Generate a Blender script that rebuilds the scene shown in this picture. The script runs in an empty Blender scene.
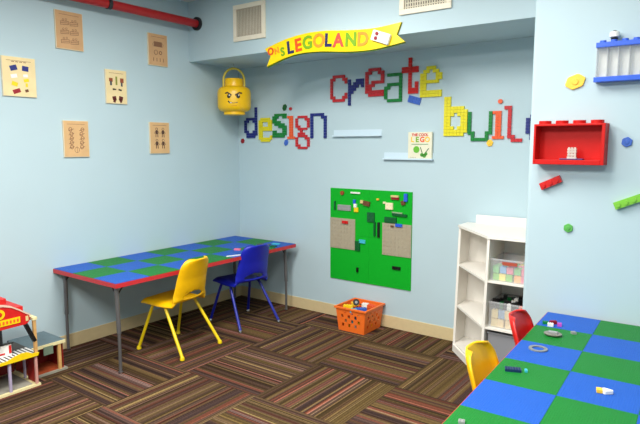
import bpy, bmesh, math, random
from mathutils import Vector, Matrix, Euler
random.seed(7)
S = bpy.context.scene
COL = S.collection
PI = math.pi

# ------------------------------------------------------------------ materials
def srgb(r, g, b):
    f = lambda c: (c/255/12.92) if c/255 <= 0.04045 else ((c/255+0.055)/1.055)**2.4
    return (f(r), f(g), f(b), 1.0)

MATS = {}
def mat(name, rgb, rough=0.5, metal=0.0, var=0.04, scale=30.0, bump=0.0, spec=0.5, emit=None):
    if name in MATS: return MATS[name]
    m = bpy.data.materials.new(name); m.use_nodes = True
    nt = m.node_tree; b = nt.nodes['Principled BSDF']
    b.inputs['Roughness'].default_value = rough
    b.inputs['Metallic'].default_value = metal
    b.inputs['Specular IOR Level'].default_value = spec
    tc = nt.nodes.new('ShaderNodeTexCoord')
    nz = nt.nodes.new('ShaderNodeTexNoise'); nz.inputs['Scale'].default_value = scale
    nz.inputs['Detail'].default_value = 4
    nt.links.new(tc.outputs['Object'], nz.inputs['Vector'])
    cr = nt.nodes.new('ShaderNodeValToRGB')
    c = srgb(*rgb)
    cr.color_ramp.elements[0].position = 0.3; cr.color_ramp.elements[1].position = 0.7
    cr.color_ramp.elements[0].color = (c[0]*(1-var), c[1]*(1-var), c[2]*(1-var), 1)
    cr.color_ramp.elements[1].color = (min(1, c[0]*(1+var)), min(1, c[1]*(1+var)), min(1, c[2]*(1+var)), 1)
    nt.links.new(nz.outputs['Fac'], cr.inputs['Fac'])
    nt.links.new(cr.outputs['Color'], b.inputs['Base Color'])
    if bump:
        bp = nt.nodes.new('ShaderNodeBump'); bp.inputs['Strength'].default_value = bump
        bp.inputs['Distance'].default_value = 0.002
        nt.links.new(nz.outputs['Fac'], bp.inputs['Height'])
        nt.links.new(bp.outputs['Normal'], b.inputs['Normal'])
    if emit:
        b.inputs['Emission Color'].default_value = c
        b.inputs['Emission Strength'].default_value = emit
    MATS[name] = m
    return m

def clear(name, rgb, keep=0.25, rough=0.15):
    if name in MATS: return MATS[name]
    m = bpy.data.materials.new(name); m.use_nodes = True
    nt = m.node_tree; b = nt.nodes['Principled BSDF']
    b.inputs['Base Color'].default_value = srgb(*rgb); b.inputs['Roughness'].default_value = rough
    tr = nt.nodes.new('ShaderNodeBsdfTransparent'); mx = nt.nodes.new('ShaderNodeMixShader')
    mx.inputs[0].default_value = keep
    nt.links.new(tr.outputs[0], mx.inputs[1]); nt.links.new(b.outputs[0], mx.inputs[2])
    nt.links.new(mx.outputs[0], nt.nodes['Material Output'].inputs['Surface'])
    MATS[name] = m
    return m

def M(nt, op, a=None, b=None):
    n = nt.nodes.new('ShaderNodeMath'); n.operation = op
    for i, v in enumerate((a, b)):
        if v is None: continue
        if isinstance(v, (int, float)): n.inputs[i].default_value = v
        else: nt.links.new(v, n.inputs[i])
    return n.outputs[0]

def studded(name, rgb, pitch=0.008, rough=0.5):
    """moulded building-plate plastic: a grid of round studs as relief"""
    m = mat(name, rgb, rough, var=0.02, scale=8, spec=.25)
    nt = m.node_tree; b = nt.nodes['Principled BSDF']
    tc = nt.nodes.new('ShaderNodeTexCoord'); sp = nt.nodes.new('ShaderNodeSeparateXYZ')
    nt.links.new(tc.outputs['Object'], sp.inputs[0])
    def cell(o): return M(nt, 'SUBTRACT', M(nt, 'FRACT', M(nt, 'DIVIDE', o, pitch)), 0.5)
    x, y = cell(sp.outputs[0]), cell(sp.outputs[1])
    d = M(nt, 'SQRT', M(nt, 'ADD', M(nt, 'MULTIPLY', x, x), M(nt, 'MULTIPLY', y, y)))
    h = M(nt, 'MINIMUM', M(nt, 'MAXIMUM', M(nt, 'MULTIPLY', M(nt, 'SUBTRACT', 0.36, d), 12.0), 0.0), 1.0)
    bp = nt.nodes.new('ShaderNodeBump'); bp.inputs['Strength'].default_value = 0.9
    bp.inputs['Distance'].default_value = 0.003
    nt.links.new(h, bp.inputs['Height']); nt.links.new(bp.outputs['Normal'], b.inputs['Normal'])
    return m

def carpet_mat():
    m = bpy.data.materials.new('striped_carpet_tile'); m.use_nodes = True
    nt = m.node_tree; b = nt.nodes['Principled BSDF']; b.inputs['Roughness'].default_value = 0.95
    b.inputs['Specular IOR Level'].default_value = 0.1
    tc = nt.nodes.new('ShaderNodeTexCoord'); sp = nt.nodes.new('ShaderNodeSeparateXYZ')
    nt.links.new(tc.outputs['Object'], sp.inputs[0])
    P = 0.61
    u = M(nt, 'DIVIDE', M(nt, 'SUBTRACT', sp.outputs[0], 1.06-6.1), P)
    v = M(nt, 'DIVIDE', M(nt, 'SUBTRACT', sp.outputs[1], -0.98-12.2), P)
    iu, iv = M(nt, 'FLOOR', u), M(nt, 'FLOOR', v)
    fu, fv = M(nt, 'FRACT', u), M(nt, 'FRACT', v)
    par = M(nt, 'MODULO', M(nt, 'ADD', iu, iv), 2.0)      # quarter-turned laying
    par = M(nt, 'SUBTRACT', 1.0, par)
    inv = M(nt, 'SUBTRACT', 1.0, par)
    s = M(nt, 'ADD', M(nt, 'MULTIPLY', fu, par), M(nt, 'MULTIPLY', fv, inv))      # across the stripes
    l = M(nt, 'ADD', M(nt, 'MULTIPLY', fv, par), M(nt, 'MULTIPLY', fu, inv))      # along the stripes
    cid = nt.nodes.new('ShaderNodeCombineXYZ'); nt.links.new(iu, cid.inputs[0]); nt.links.new(iv, cid.inputs[1])
    wt = nt.nodes.new('ShaderNodeTexWhiteNoise'); wt.noise_dimensions = '3D'; nt.links.new(cid.outputs[0], wt.inputs['Vector'])
    off = M(nt, 'FLOOR', M(nt, 'MULTIPLY', wt.outputs['Value'], 900.0))
    # broad colour bands (rust, olive, brown)
    wn = nt.nodes.new('ShaderNodeTexNoise'); wn.noise_dimensions = '1D'
    wn.inputs['Scale'].default_value = 1.0; wn.inputs['Detail'].default_value = 1.0
    nt.links.new(M(nt, 'ADD', M(nt, 'MULTIPLY', s, 7.0), off), wn.inputs['W'])
    r1 = nt.nodes.new('ShaderNodeValToRGB'); cr = r1.color_ramp; cr.interpolation = 'LINEAR'
    cols = [(0.28, (64, 48, 44)), (0.40, (90, 66, 48)), (0.48, (104, 84, 50)), (0.55, (90, 68, 58)), (0.63, (114, 64, 47)), (0.70, (84, 64, 58))]
    cr.elements[0].position, cr.elements[0].color = cols[0][0], srgb(*cols[0][1])
    cr.elements[1].position, cr.elements[1].color = cols[-1][0], srgb(*cols[-1][1])
    for p_, c_ in cols[1:-1]:
        e = cr.elements.new(p_); e.color = srgb(*c_)
    nt.links.new(wn.outputs['Fac'], r1.inputs['Fac'])
    # yarn lines
    def lines(n, seed, stops):
        k = M(nt, 'ADD', M(nt, 'FLOOR', M(nt, 'MULTIPLY', s, float(n))), M(nt, 'ADD', off, seed))
        w = nt.nodes.new('ShaderNodeTexWhiteNoise'); w.noise_dimensions = '1D'; nt.links.new(k, w.inputs['W'])
        r = nt.nodes.new('ShaderNodeValToRGB'); r.color_ramp.interpolation = 'CONSTANT'
        r.color_ramp.elements[0].position = 0; r.color_ramp.elements[0].color = stops[0][1]
        r.color_ramp.elements[1].position = stops[1][0]; r.color_ramp.elements[1].color = stops[1][1]
        for p_, c_ in stops[2:]:
            e = r.color_ramp.elements.new(p_); e.color = c_
        nt.links.new(w.outputs['Value'], r.inputs['Fac'])
        return r.outputs['Color']
    g = lambda x, t=(1, 1, 1): (x*t[0], x*t[1], x*t[2], 1)
    la = lines(44, 11.0, [(0, g(0.42)), (0.14, g(0.66)), (0.34, g(0.88)), (0.62, g(1.0)), (0.84, g(1.2))])
    lb = lines(96, 77.0, [(0, g(0.6)), (0.2, g(0.86)), (0.55, g(1.04)), (0.82, g(1.3)), (0.92, g(2.5, (0.92, 1.0, 1.08)))])
    mx1 = nt.nodes.new('ShaderNodeMix'); mx1.data_type = 'RGBA'; mx1.blend_type = 'MULTIPLY'; mx1.inputs[0].default_value = 1
    nt.links.new(r1.outputs['Color'], mx1.inputs[6]); nt.links.new(la, mx1.inputs[7])
    mx2 = nt.nodes.new('ShaderNodeMix'); mx2.data_type = 'RGBA'; mx2.blend_type = 'MULTIPLY'; mx2.inputs[0].default_value = 1
    nt.links.new(mx1.outputs[2], mx2.inputs[6]); nt.links.new(lb, mx2.inputs[7])
    # pile speckle stretched along the yarn
    cv = nt.nodes.new('ShaderNodeCombineXYZ')
    nt.links.new(M(nt, 'MULTIPLY', s, 160.0), cv.inputs[0]); nt.links.new(M(nt, 'MULTIPLY', l, 40.0), cv.inputs[1]); nt.links.new(off, cv.inputs[2])
    n2 = nt.nodes.new('ShaderNodeTexNoise'); n2.inputs['Scale'].default_value = 1.0; n2.inputs['Detail'].default_value = 2
    nt.links.new(cv.outputs[0], n2.inputs['Vector'])
    r2 = nt.nodes.new('ShaderNodeValToRGB')
    r2.color_ramp.elements[0].position = .3; r2.color_ramp.elements[0].color = g(.72)
    r2.color_ramp.elements[1].position = .7; r2.color_ramp.elements[1].color = g(1.28)
    nt.links.new(n2.outputs['Fac'], r2.inputs['Fac'])
    mx3 = nt.nodes.new('ShaderNodeMix'); mx3.data_type = 'RGBA'; mx3.blend_type = 'MULTIPLY'; mx3.inputs[0].default_value = 1
    nt.links.new(mx2.outputs[2], mx3.inputs[6]); nt.links.new(r2.outputs['Color'], mx3.inputs[7])
    # tile seam: a thin darker joint
    e1 = M(nt, 'MINIMUM', M(nt, 'MINIMUM', fu, M(nt, 'SUBTRACT', 1.0, fu)), M(nt, 'MINIMUM', fv, M(nt, 'SUBTRACT', 1.0, fv)))
    seam = M(nt, 'LESS_THAN', e1, 0.006)
    mx4 = nt.nodes.new('ShaderNodeMix'); mx4.data_type = 'RGBA'
    nt.links.new(M(nt, 'MULTIPLY', seam, 0.55), mx4.inputs[0])
    nt.links.new(mx3.outputs[2], mx4.inputs[6]); mx4.inputs[7].default_value = srgb(46, 34, 28)
    nt.links.new(mx4.outputs[2], b.inputs['Base Color'])
    bp = nt.nodes.new('ShaderNodeBump'); bp.inputs['Strength'].default_value = .4; bp.inputs['Distance'].default_value = .003
    nt.links.new(n2.outputs['Fac'], bp.inputs['Height']); nt.links.new(bp.outputs['Normal'], b.inputs['Normal'])
    return m

def ceiling_mat():
    m = mat('acoustic_ceiling', (226, 228, 226), .9, var=.03, scale=60)
    nt = m.node_tree; b = nt.nodes['Principled BSDF']
    br = nt.nodes.new('ShaderNodeTexBrick'); br.offset = 0
    br.inputs['Scale'].default_value = 1; br.inputs['Brick Width'].default_value = .61; br.inputs['Row Height'].default_value = .61
    br.inputs['Mortar Size'].default_value = .012
    br.inputs['Color1'].default_value = srgb(228, 230, 227); br.inputs['Color2'].default_value = srgb(222, 225, 222)
    br.inputs['Mortar'].default_value = srgb(240, 240, 238)
    tc = nt.nodes.new('ShaderNodeTexCoord'); nt.links.new(tc.outputs['Object'], br.inputs['Vector'])
    nt.links.new(br.outputs['Color'], b.inputs['Base Color'])
    return m

WALL = mat('pale_blue_paint', (184, 206, 214), .6, var=.012, scale=3, bump=.0, spec=.3)
CARPET = carpet_mat()
CEIL = ceiling_mat()
TAN = mat('tan_vinyl_base', (214, 194, 150), .5, var=.03)
WHITE = mat('white_laminate', (238, 234, 226), .45, var=.01)
WHITEP = mat('white_plastic', (240, 240, 238), .35, var=.01)
CREAM = mat('cream_vent_metal', (232, 224, 204), .5, var=.02)
VENTDARK = mat('vent_dark', (70, 62, 50), .8)
VENTSLAT = mat('vent_slat_grey', (176, 168, 148), .5)
REDPIPE = mat('red_pipe_paint', (176, 24, 30), .4, var=.06, scale=12)
DARKMET = mat('dark_steel', (58, 58, 62), .4, metal=.6)
LEGM = mat('grey_table_leg_steel', (112, 112, 114), .38, metal=.5)
CHROME = mat('chrome', (200, 200, 202), .2, metal=1)
REDBAND = mat('red_edge_band', (198, 44, 50), .4)
PARTICLE = mat('table_board_core', (150, 140, 126), .7)
T_BLUE = studded('blue_building_plate', (30, 92, 192))
T_GREEN = studded('green_building_plate', (20, 124, 44))
B_GREEN = mat('board_green_plate', (6, 168, 36), .6, var=.02, spec=.2)
B_TAN = mat('board_tan_plate', (168, 158, 136), .5)
RED = mat('toy_red', (208, 22, 18), .3, var=.03)
DRED = mat('toy_dark_red', (150, 20, 34), .35, var=.05)
LRED = mat('letter_red', (196, 32, 42), .35, var=.05)
ORNG = mat('toy_orange', (236, 92, 44), .35)
BLUE = mat('toy_blue', (44, 96, 216), .3)
NAVY = mat('toy_navy', (22, 36, 120), .35)
SBLUE = mat('sticker_blue', (60, 104, 196), .4)
GREEN = mat('toy_green', (0, 124, 48), .35)
DGREEN = mat('toy_dark_green', (0, 92, 42), .35)
LIME = mat('toy_lime', (126, 196, 60), .35)
YEL = mat('toy_yellow', (244, 208, 20), .35)
LYEL = mat('letter_yellow', (226, 214, 20), .4, var=.02)
GOLD = mat('sticker_gold', (250, 198, 60), .4)
BLACK = mat('toy_black', (18, 18, 20), .35)
GREY = mat('toy_grey', (150, 152, 152), .35)
DGREY = mat('toy_dark_grey', (84, 88, 92), .4)
PINK = mat('toy_pink', (230, 120, 150), .35)
MAGENTA = mat('toy_magenta', (196, 80, 190), .35)
CYAN = mat('toy_cyan', (70, 190, 214), .3)
TANB = mat('toy_tan', (222, 200, 140), .4)
BROWN = mat('toy_brown', (110, 66, 40), .4)
WB = mat('toy_white', (240, 240, 236), .3)
CH_Y = mat('chair_yellow_plastic', (252, 194, 4), .4, var=.02)
CH_YF = mat('chair_yellow_paint', (240, 208, 20), .35)
CH_B = mat('chair_blue_plastic', (20, 34, 176), .38, var=.02)
CH_BF = mat('chair_blue_paint', (22, 34, 150), .3)
CH_R = mat('chair_red_plastic', (216, 34, 30), .38, var=.02)
CH_RF = mat('chair_red_paint', (190, 26, 26), .35)
CREDGE = mat('cream_canvas_edge', (226, 214, 186), .7)
KRAFT = mat('kraft_paper', (206, 164, 120), .8, var=.05, scale=14)
KRAFT2 = mat('kraft_paper_light', (214, 174, 124), .8, var=.05, scale=14)
PARCH = mat('parchment', (234, 214, 164), .8, var=.05, scale=14)
INK = mat('brown_ink', (140, 100, 74), .8)
INKD = mat('dark_brown_ink', (84, 58, 48), .8)
ORB = mat('basket_orange', (246, 116, 40), .4, var=.02)
WOOD = mat('pale_wood', (206, 160, 98), .6, var=.12, scale=18)
WOODC = mat('cream_wood', (232, 220, 168), .6, var=.04)
LILAC = mat('lilac_paint', (176, 164, 190), .6)
TREDW = mat('toy_house_red', (206, 30, 28), .45, var=.08)
TDRED = mat('toy_house_deep_red', (140, 22, 18), .55)
TGREY = mat('toy_roof_slate', (96, 116, 124), .6, var=.08)
SAGE = mat('sage_sign', (110, 128, 110), .6)
HEADY = mat('head_yellow_plastic', (248, 196, 10), .32, var=.015)
HEADD = mat('head_handle_yellow', (206, 186, 60), .4)

# ------------------------------------------------------------------ mesh builder
class MB:
    def __init__(self): self.bm = bmesh.new()
    def box(self, x0, x1, y0, y1, z0, z1, mtx=None):
        vs = [self.bm.verts.new(Vector(c)) for c in
              [(x0,y0,z0),(x1,y0,z0),(x1,y1,z0),(x0,y1,z0),(x0,y0,z1),(x1,y0,z1),(x1,y1,z1),(x0,y1,z1)]]
        for f in [(0,3,2,1),(4,5,6,7),(0,1,5,4),(1,2,6,5),(2,3,7,6),(3,0,4,7)]:
            self.bm.faces.new([vs[i] for i in f])
        if mtx is not None:
            for v in vs: v.co = mtx @ v.co
        return self
    def prism(self, poly, z0, z1, mtx=None):
        n = len(poly)
        a = sum(poly[i][0]*poly[(i+1) % n][1]-poly[(i+1) % n][0]*poly[i][1] for i in range(n))
        if a < 0: poly = poly[::-1]
        lo = [self.bm.verts.new(Vector((x, y, z0))) for x, y in poly]
        hi = [self.bm.verts.new(Vector((x, y, z1))) for x, y in poly]
        self.bm.faces.new(lo[::-1]); self.bm.faces.new(hi)
        for i in range(n):
            j = (i+1) % n
            self.bm.faces.new([lo[i], lo[j], hi[j], hi[i]])
        if mtx is not None:
            for v in lo+hi: v.co = mtx @ v.co
        return self
    def cyl(self, r, z0, z1, seg=20, mtx=None, r2=None):
        r2 = r if r2 is None else r2
        return self.lathe([(r, z0), (r2, z1)], seg, mtx)
    def lathe(self, prof, seg=28, mtx=None):
        rings = []; allv = []
        for r, z in prof:
            ring = [self.bm.verts.new(Vector((r*math.cos(2*PI*i/seg), r*math.sin(2*PI*i/seg), z))) for i in range(seg)]
            rings.append(ring); allv += ring
        for a, b in zip(rings, rings[1:]):
            for i in range(seg):
                j = (i+1) % seg
                self.bm.faces.new([a[i], a[j], b[j], b[i]])
        self.bm.faces.new(rings[0][::-1]); self.bm.faces.new(rings[-1])
        if mtx is not None:
            for v in allv: v.co = mtx @ v.co
        return self
    def tube(self, pts, r, seg=10, closed=False):
        pts = [Vector(p) for p in pts]; n = len(pts)
        rr = r if isinstance(r, (list, tuple)) else [r]*n
        rings = []; up = None
        for i in range(n):
            a = pts[(i-1) % n] if (i or closed) else pts[i]
            b = pts[(i+1) % n] if (i < n-1 or closed) else pts[i]
            t = (b-a).normalized()
            if up is None:
                up = t.orthogonal().normalized()
            up = (up - t*up.dot(t)).normalized(); w = t.cross(up)
            rings.append([self.bm.verts.new(pts[i]+rr[i]*(math.cos(2*PI*k/seg)*up+math.sin(2*PI*k/seg)*w)) for k in range(seg)])
        m = n if closed else n-1
        for i in range(m):
            A, B = rings[i], rings[(i+1) % n]
            for k in range(seg):
                j = (k+1) % seg
                self.bm.faces.new([A[k], A[j], B[j], B[k]])
        if not closed:
            self.bm.faces.new(rings[0][::-1]); self.bm.faces.new(rings[-1])
        return self
    def ball(self, c, r, sx=1, sy=1, sz=1, seg=14):
        bmesh.ops.create_uvsphere(self.bm, u_segments=seg, v_segments=seg//2+1, radius=1,
                                  matrix=Matrix.Translation(c) @ Matrix.Diagonal((r*sx, r*sy, r*sz, 1)))
        return self
    def build(self, name, material, parent=None, loc=None, rotz=0.0, smooth=False, bevel=0.0, solid=0.0):
        """one mesh object; vertices are given in the frame of the object (or of its parent)"""
        bmesh.ops.recalc_face_normals(self.bm, faces=self.bm.faces)
        me = bpy.data.meshes.new(name); self.bm.to_mesh(me); self.bm.free()
        me.materials.append(material)
        if smooth:
            for p in me.polygons: p.use_smooth = True
            try: me.set_sharp_from_angle(angle=math.radians(40))
            except Exception: pass
        o = bpy.data.objects.new(name, me); COL.objects.link(o)
        if parent is not None: o.parent = parent
        if loc is not None: o.location = loc
        o.rotation_euler.z = rotz
        if solid:
            sm = o.modifiers.new('thickness', 'SOLIDIFY'); sm.thickness = solid; sm.offset = 0
        if bevel:
            b = o.modifiers.new('bevel', 'BEVEL'); b.width = bevel; b.segments = 2; b.limit_method = 'ANGLE'
        return o

def tag(o, label, cat, group=None):
    o['label'] = label; o['category'] = cat
    if group: o['group'] = group
    return o
def thing(name, label, cat, loc=(0, 0, 0), rotz=0.0, group=None, mtx=None):
    o = bpy.data.objects.new(name, None); COL.objects.link(o); o.empty_display_size = .05
    if mtx is not None: o.matrix_world = mtx
    else:
        o.location = loc; o.rotation_euler.z = rotz
    return tag(o, label, cat, group)
def struct(o):
    o['kind'] = 'structure'; return o
T = Matrix.Translation
def RX(a): return Matrix.Rotation(a, 4, 'X')
def RY(a): return Matrix.Rotation(a, 4, 'Y')
def RZ(a): return Matrix.Rotation(a, 4, 'Z')
def text_mesh(s, size, depth):
    cu = bpy.data.curves.new('lettering', 'FONT'); cu.body = s; cu.size = size; cu.extrude = depth/2
    cu.align_x = 'CENTER'; cu.align_y = 'CENTER'; cu.resolution_u = 3; cu.offset = 0.035*size
    tmp = bpy.data.objects.new('lettering', cu); COL.objects.link(tmp)
    dg = bpy.context.evaluated_depsgraph_get(); dg.update()
    me = bpy.data.meshes.new_from_object(tmp.evaluated_get(dg))
    bpy.data.objects.remove(tmp); bpy.data.curves.remove(cu)
    return me
def text(name, s, size, depth, material, parent, mtx):
    me = text_mesh(s, size, depth); me.name = name
    me.materials.clear(); me.materials.append(material); me.transform(mtx)
    o = bpy.data.objects.new(name, me); COL.objects.link(o); o.parent = parent
    return o
# a frame lying on a wall: local x to the right, y up, z out of the wall
def on_back(x, z, y=0.0, roll=0.0): return T((x, y, z)) @ RX(PI/2) @ RZ(roll)
def on_left(y, z, x=0.0, roll=0.0): return T((x, y, z)) @ RZ(PI/2) @ RX(PI/2) @ RZ(roll)

# ------------------------------------------------------------------ the room
YS = -0.59; ZS = 2.20; ZC = 2.70; PX = 2.984; PY = -0.86; XR = 5.6; YF = -6.2
struct(MB().box(-.12, XR, YF, .12, -.08, 0).build('floor', CARPET))
struct(MB().box(-.12, XR, YF, .12, ZC, ZC+.08).build('ceiling', CEIL))
struct(MB().box(-.12, 0, YF, .12, 0, ZC).build('wall_left', WALL))
struct(MB().box(0, PX+.01, 0, .12, 0, ZC).build('wall_back', WALL))
w = MB().box(PX, XR, PY, .12, 0, ZC).build('wall_right', WALL)
bv = w.modifiers.new('bullnose', 'BEVEL'); bv.width = .022; bv.segments = 5; bv.limit_method = 'ANGLE'
struct(w)
struct(MB().box(XR, XR+.12, YF, .12, 0, ZC).build('wall_side', WALL))
struct(MB().box(-.12, XR+.12, YF-.12, YF, 0, ZC).build('wall_rear', WALL))
struct(MB().box(0, PX+.005, YS, 0, ZS, ZC).build('trim_1', WALL))
def baseboard(name, x0, x1, y0, y1):
    struct(MB().box(x0, x1, y0, y1, 0, .1).build(name, TAN, bevel=.003))
baseboard('baseboard_left', 0, .008, YF, 0)
baseboard('baseboard_back', .008, PX, -.008, 0)
baseboard('baseboard_right', PX, XR, PY-.008, PY)

# ------------------------------------------------------------------ ceiling lights
def ceiling_light(x, y, label, power):
    t = thing('ceiling_light', label, 'ceiling light', (x, y, ZC), group='recessed ceiling light panels')
    f = MB()
    for a in ((-.3, .3, -.61, -.58), (-.3, .3, .58, .61), (-.3, -.27, -.58, .58), (.27, .3, -.58, .58)):
        f.box(a[0], a[1], a[2], a[3], -.025, 0)
    f.build('frame', WHITEP, t)
    m = mat('lit_diffuser', (255, 252, 246), .5, var=0, emit=1.5)
    MB().box(-.27, .27, -.58, .58, -.012, 0).build('diffuser', m, t)
    l = bpy.data.lights.new('tube_light', 'AREA'); l.shape = 'RECTANGLE'; l.size = .5; l.size_y = 1.1
    l.energy = power; l.color = (1.0, .965, .91)
    lo = bpy.data.objects.new('tube_light', l); COL.objects.link(lo); lo.parent = t; lo.location = (0, 0, -.03)
ceiling_light(1.7, -1.95, 'long light panel in the ceiling nearest the left wall', 47)
ceiling_light(2.95, -2.1, 'long light panel in the ceiling nearest the bookcase corner', 22)
ceiling_light(2.1, -4.1, 'long light panel in the ceiling left of the camera', 80)
ceiling_light(3.7, -4.1, 'long light panel in the ceiling above the camera', 44)

# ------------------------------------------------------------------ pipe under the ceiling
t = thing('fire_pipe', 'red painted pipe running high along the left wall', 'pipe', (.12, -2.6, 2.505))
MB().tube([(0, -2.6, 0), (0, 2.03, 0)], .033, 16).build('pipe', REDPIPE, t, smooth=True)
MB().cyl(.055, 0, .02, 20, T((0, 1.99, 0)) @ RX(-PI/2)).build('flange', DARKMET, t, smooth=True)
MB().cyl(.038, 0, .03, 20, T((0, 1.15, 0)) @ RX(-PI/2)).box(-.008, .008, 1.155, 1.175, .03, .2).build('hanger', DARKMET, t)

# ------------------------------------------------------------------ air vents on the soffit
def vent(x0, x1, z0, z1, label, slatdir):
    t = thing('air_vent', label, 'vent', (x0, YS, z0), group='air vents on the soffit')
    W, H = x1-x0, z1-z0; b = .035
    f = MB()
    for a in ((0, W, 0, b), (0, W, H-b, H), (0, b, b, H-b), (W-b, W, b, H-b)): f.box(a[0], a[1], -.016, 0, a[2], a[3])
    f.build('frame', CREAM, t, bevel=.003)
    MB().box(b, W-b, -.003, 0, b, H-b).build('backing', VENTDARK, t)
    s = MB(); n = 17
    for i in range(n):
        x = b+(i+.5)*(W-2*b)/n
        s.box(-.0045, .0045, -.002, .002, b, H-b, T((x, -.009, 0)) @ RZ(.7))
    if slatdir == 'grid':
        for i in range(9):
            z = b+(i+.5)*(H-2*b)/9
            s.box(b, W-b, -.007, -.004, z-.003, z+.003)
    s.build('slats', VENTSLAT if slatdir != 'grid' else CREAM, t)
vent(.553, .893, 2.308, 2.59, 'square air vent with upright slats, above the yellow head bucket', 'v')
vent(2.055, 2.412, 2.318, 2.60, 'air vent with a grid of bars, above the right end of the banner', 'grid')

# ------------------------------------------------------------------ banner
t = thing('banner_sign', 'yellow wavy ribbon sign with coloured capital letters under the vents', 'sign', (.9, YS, 2.09))
def off(p): return (p[0]-.9, p[1]-2.09)
def cr_spline(P, n=8):
    out = []
    for i in range(len(P)-1):
        p0, p1, p2, p3 = P[max(i-1, 0)], P[i], P[i+1], P[min(i+2, len(P)-1)]
        for k in range(n):
            u = k/n
            out.append(tuple(.5*(2*p1[c]+(p2[c]-p0[c])*u+(2*p0[c]-5*p1[c]+4*p2[c]-p3[c])*u*u+(3*p1[c]-p0[c]-3*p2[c]+p3[c])*u**3) for c in (0, 1)))
    return out+[P[-1]]
top = cr_spline([(.893, 2.221), (1.094, 2.270), (1.284, 2.292), (1.464, 2.291), (1.676, 2.270), (1.875, 2.261), (2.07, 2.275)])
bot = cr_spline([(.911, 2.087), (1.093, 2.135), (1.237, 2.155), (1.42, 2.152), (1.677, 2.127), (1.877, 2.124), (2.101, 2.149)])
poly = [off(p) for p in top]+[off((2.039, 2.2))]+[off(p) for p in bot[::-1]]+[off((.948, 2.159))]
MB().prism(poly, .004, .016, RX(PI/2)).build('ribbon', mat('banner_yellow', (250, 218, 6), .35), t)
pb = [((x-.6)*1.004+.6, (y-.09)*1.05+.084) for x, y in poly]
MB().prism(pb, 0, .0045, RX(PI/2)).build('green_edge', mat('banner_green_edge', (70, 110, 20), .5), t)
o_ = mat('sign_red_orange', (232, 84, 30), .4); a_ = mat('sign_orange', (246, 150, 40), .4); g_ = mat('sign_green', (120, 170, 30), .4)
r_ = mat('sign_salmon', (226, 80, 66), .4); n_ = mat('sign_navy', (34, 40, 96), .4)
for ch, x, z, sz, m_, ro in [('O', .954, 2.193, .075, o_, .2), ('N', 1.015, 2.193, .062, a_, .25), ('S', 1.073, 2.180, .085, g_, .22),
        ('L', 1.145, 2.203, .125, n_, .12), ('E', 1.221, 2.212, .125, o_, .12), ('G', 1.308, 2.221, .125, g_, .08), ('O', 1.411, 2.224, .13, a_, .02),
        ('L', 1.492, 2.219, .125, n_, -.06), ('A', 1.580, 2.209, .125, r_, -.05), ('N', 1.685, 2.202, .125, g_, -.05), ('D', 1.782, 2.195, .125, a_, -.03)]:
    text('letter', ch, sz, .004, m_, t, T((x-.9, -.018, z-2.09)) @ RX(PI/2) @ RZ(ro))
MB().box(-.07, .07, -.035, .035, 0, .025, T((1.93-.9, -.016, 2.193-2.09)) @ RX(PI/2) @ RZ(-.35)).build('white_block', WB, t, bevel=.006)
k = MB()
for dx, dz in ((-.03, .015), (-.03, -.015)): k.cyl(.012, .025, .03, 12, T((1.93-.9, -.016, 2.193-2.09)) @ RX(PI/2) @ RZ(-.35) @ T((dx, dz, 0)))
k.build('block_dots', DRED, t)

# ------------------------------------------------------------------ hanging head bucket
HX, HY = .228, -.28
t = thing('head_bucket', 'yellow round bucket shaped like a head with an angry face, hanging from the soffit', 'bucket', (HX, HY, 1.752), rotz=.72)
R_ = .148
prof = [(.075, 0), (.095, .003), (.095, .028), (.118, .034), (.136, .046), (.146, .064), (.148, .09), (.148, .19), (.144, .215), (.132, .234), (.112, .245), (.086, .249), (.080, .252), (.080, .312), (.076, .318), (.03, .319)]
MB().lathe(prof, 40).build('head', HEADY, t, smooth=True)
hd = [(math.cos(a)*.092, -.01, .30+math.sin(a)*.108) for a in [PI*i/20 for i in range(21)]]
hd = [(.092, -.01, .235)]+hd+[(-.092, -.01, .235)]
MB().tube(hd, .010, 10).build('handle', HEADD, t, smooth=True)
def face_patch(polys, r=R_+.0012):
    m_ = MB()
    for poly in polys:
        vs = [m_.bm.verts.new((r*math.sin(x/r), -r*math.cos(x/r), z)) for x, z in poly]
        vi = [m_.bm.verts.new(((r-.002)*math.sin(x/r), -(r-.002)*math.cos(x/r), z)) for x, z in poly]
        m_.bm.faces.new(vs); n = len(vs)
        for i in range(n): m_.bm.faces.new([vs[i], vi[i], vi[(i+1) % n], vs[(i+1) % n]])
    return m_
def ell(cx, cz, rx, rz, n=14): return [(cx+rx*math.cos(2*PI*i/n), cz+rz*math.sin(2*PI*i/n)) for i in range(n)]
face_patch([ell(-.038, .155, .017, .018), ell(.044, .155, .017, .018)]).build('eyes', BLACK, t)
face_patch([ell(-.033, .163, .005, .006), ell(.049, .163, .005, .006)], R_+.002).build('eye_glints', WB, t)
face_patch([[(-.076, .184), (-.05, .193), (-.010, .168), (-.014, .158), (-.05, .178), (-.074, .174)],
            [(.082, .186), (.055, .193), (.014, .168), (.018, .158), (.055, .178), (.080, .175)]]).build('eyebrows', mat('brow_brown', (70, 44, 16), .5), t)
face_patch([[(-.050, .113), (-.040, .117), (-.030, .106), (.0, .100), (.04, .106), (.036, .099), (.0, .090), (-.034, .094)]]).build('mouth', BLACK, t)
face_patch([[(-.03, .103), (-.012, .100), (-.012, .096), (-.028, .098)]], R_+.002).build('teeth', WB, t)
face_patch([[(-.014, .074), (.03, .076), (.03, .073), (-.014, .071)]]).build('chin_line', mat('chin_shade', (196, 120, 10), .5), t)
hk = [(0, -.01, .405), (.006, -.01, .412), (.010, -.01, .422), (.004, -.01, .433), (0, -.01, .448)]
t2 = thing('ceiling_hook', 'small metal hook in the soffit holding the yellow bucket', 'hook', (HX, HY, 2.13), rotz=.72)
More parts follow.
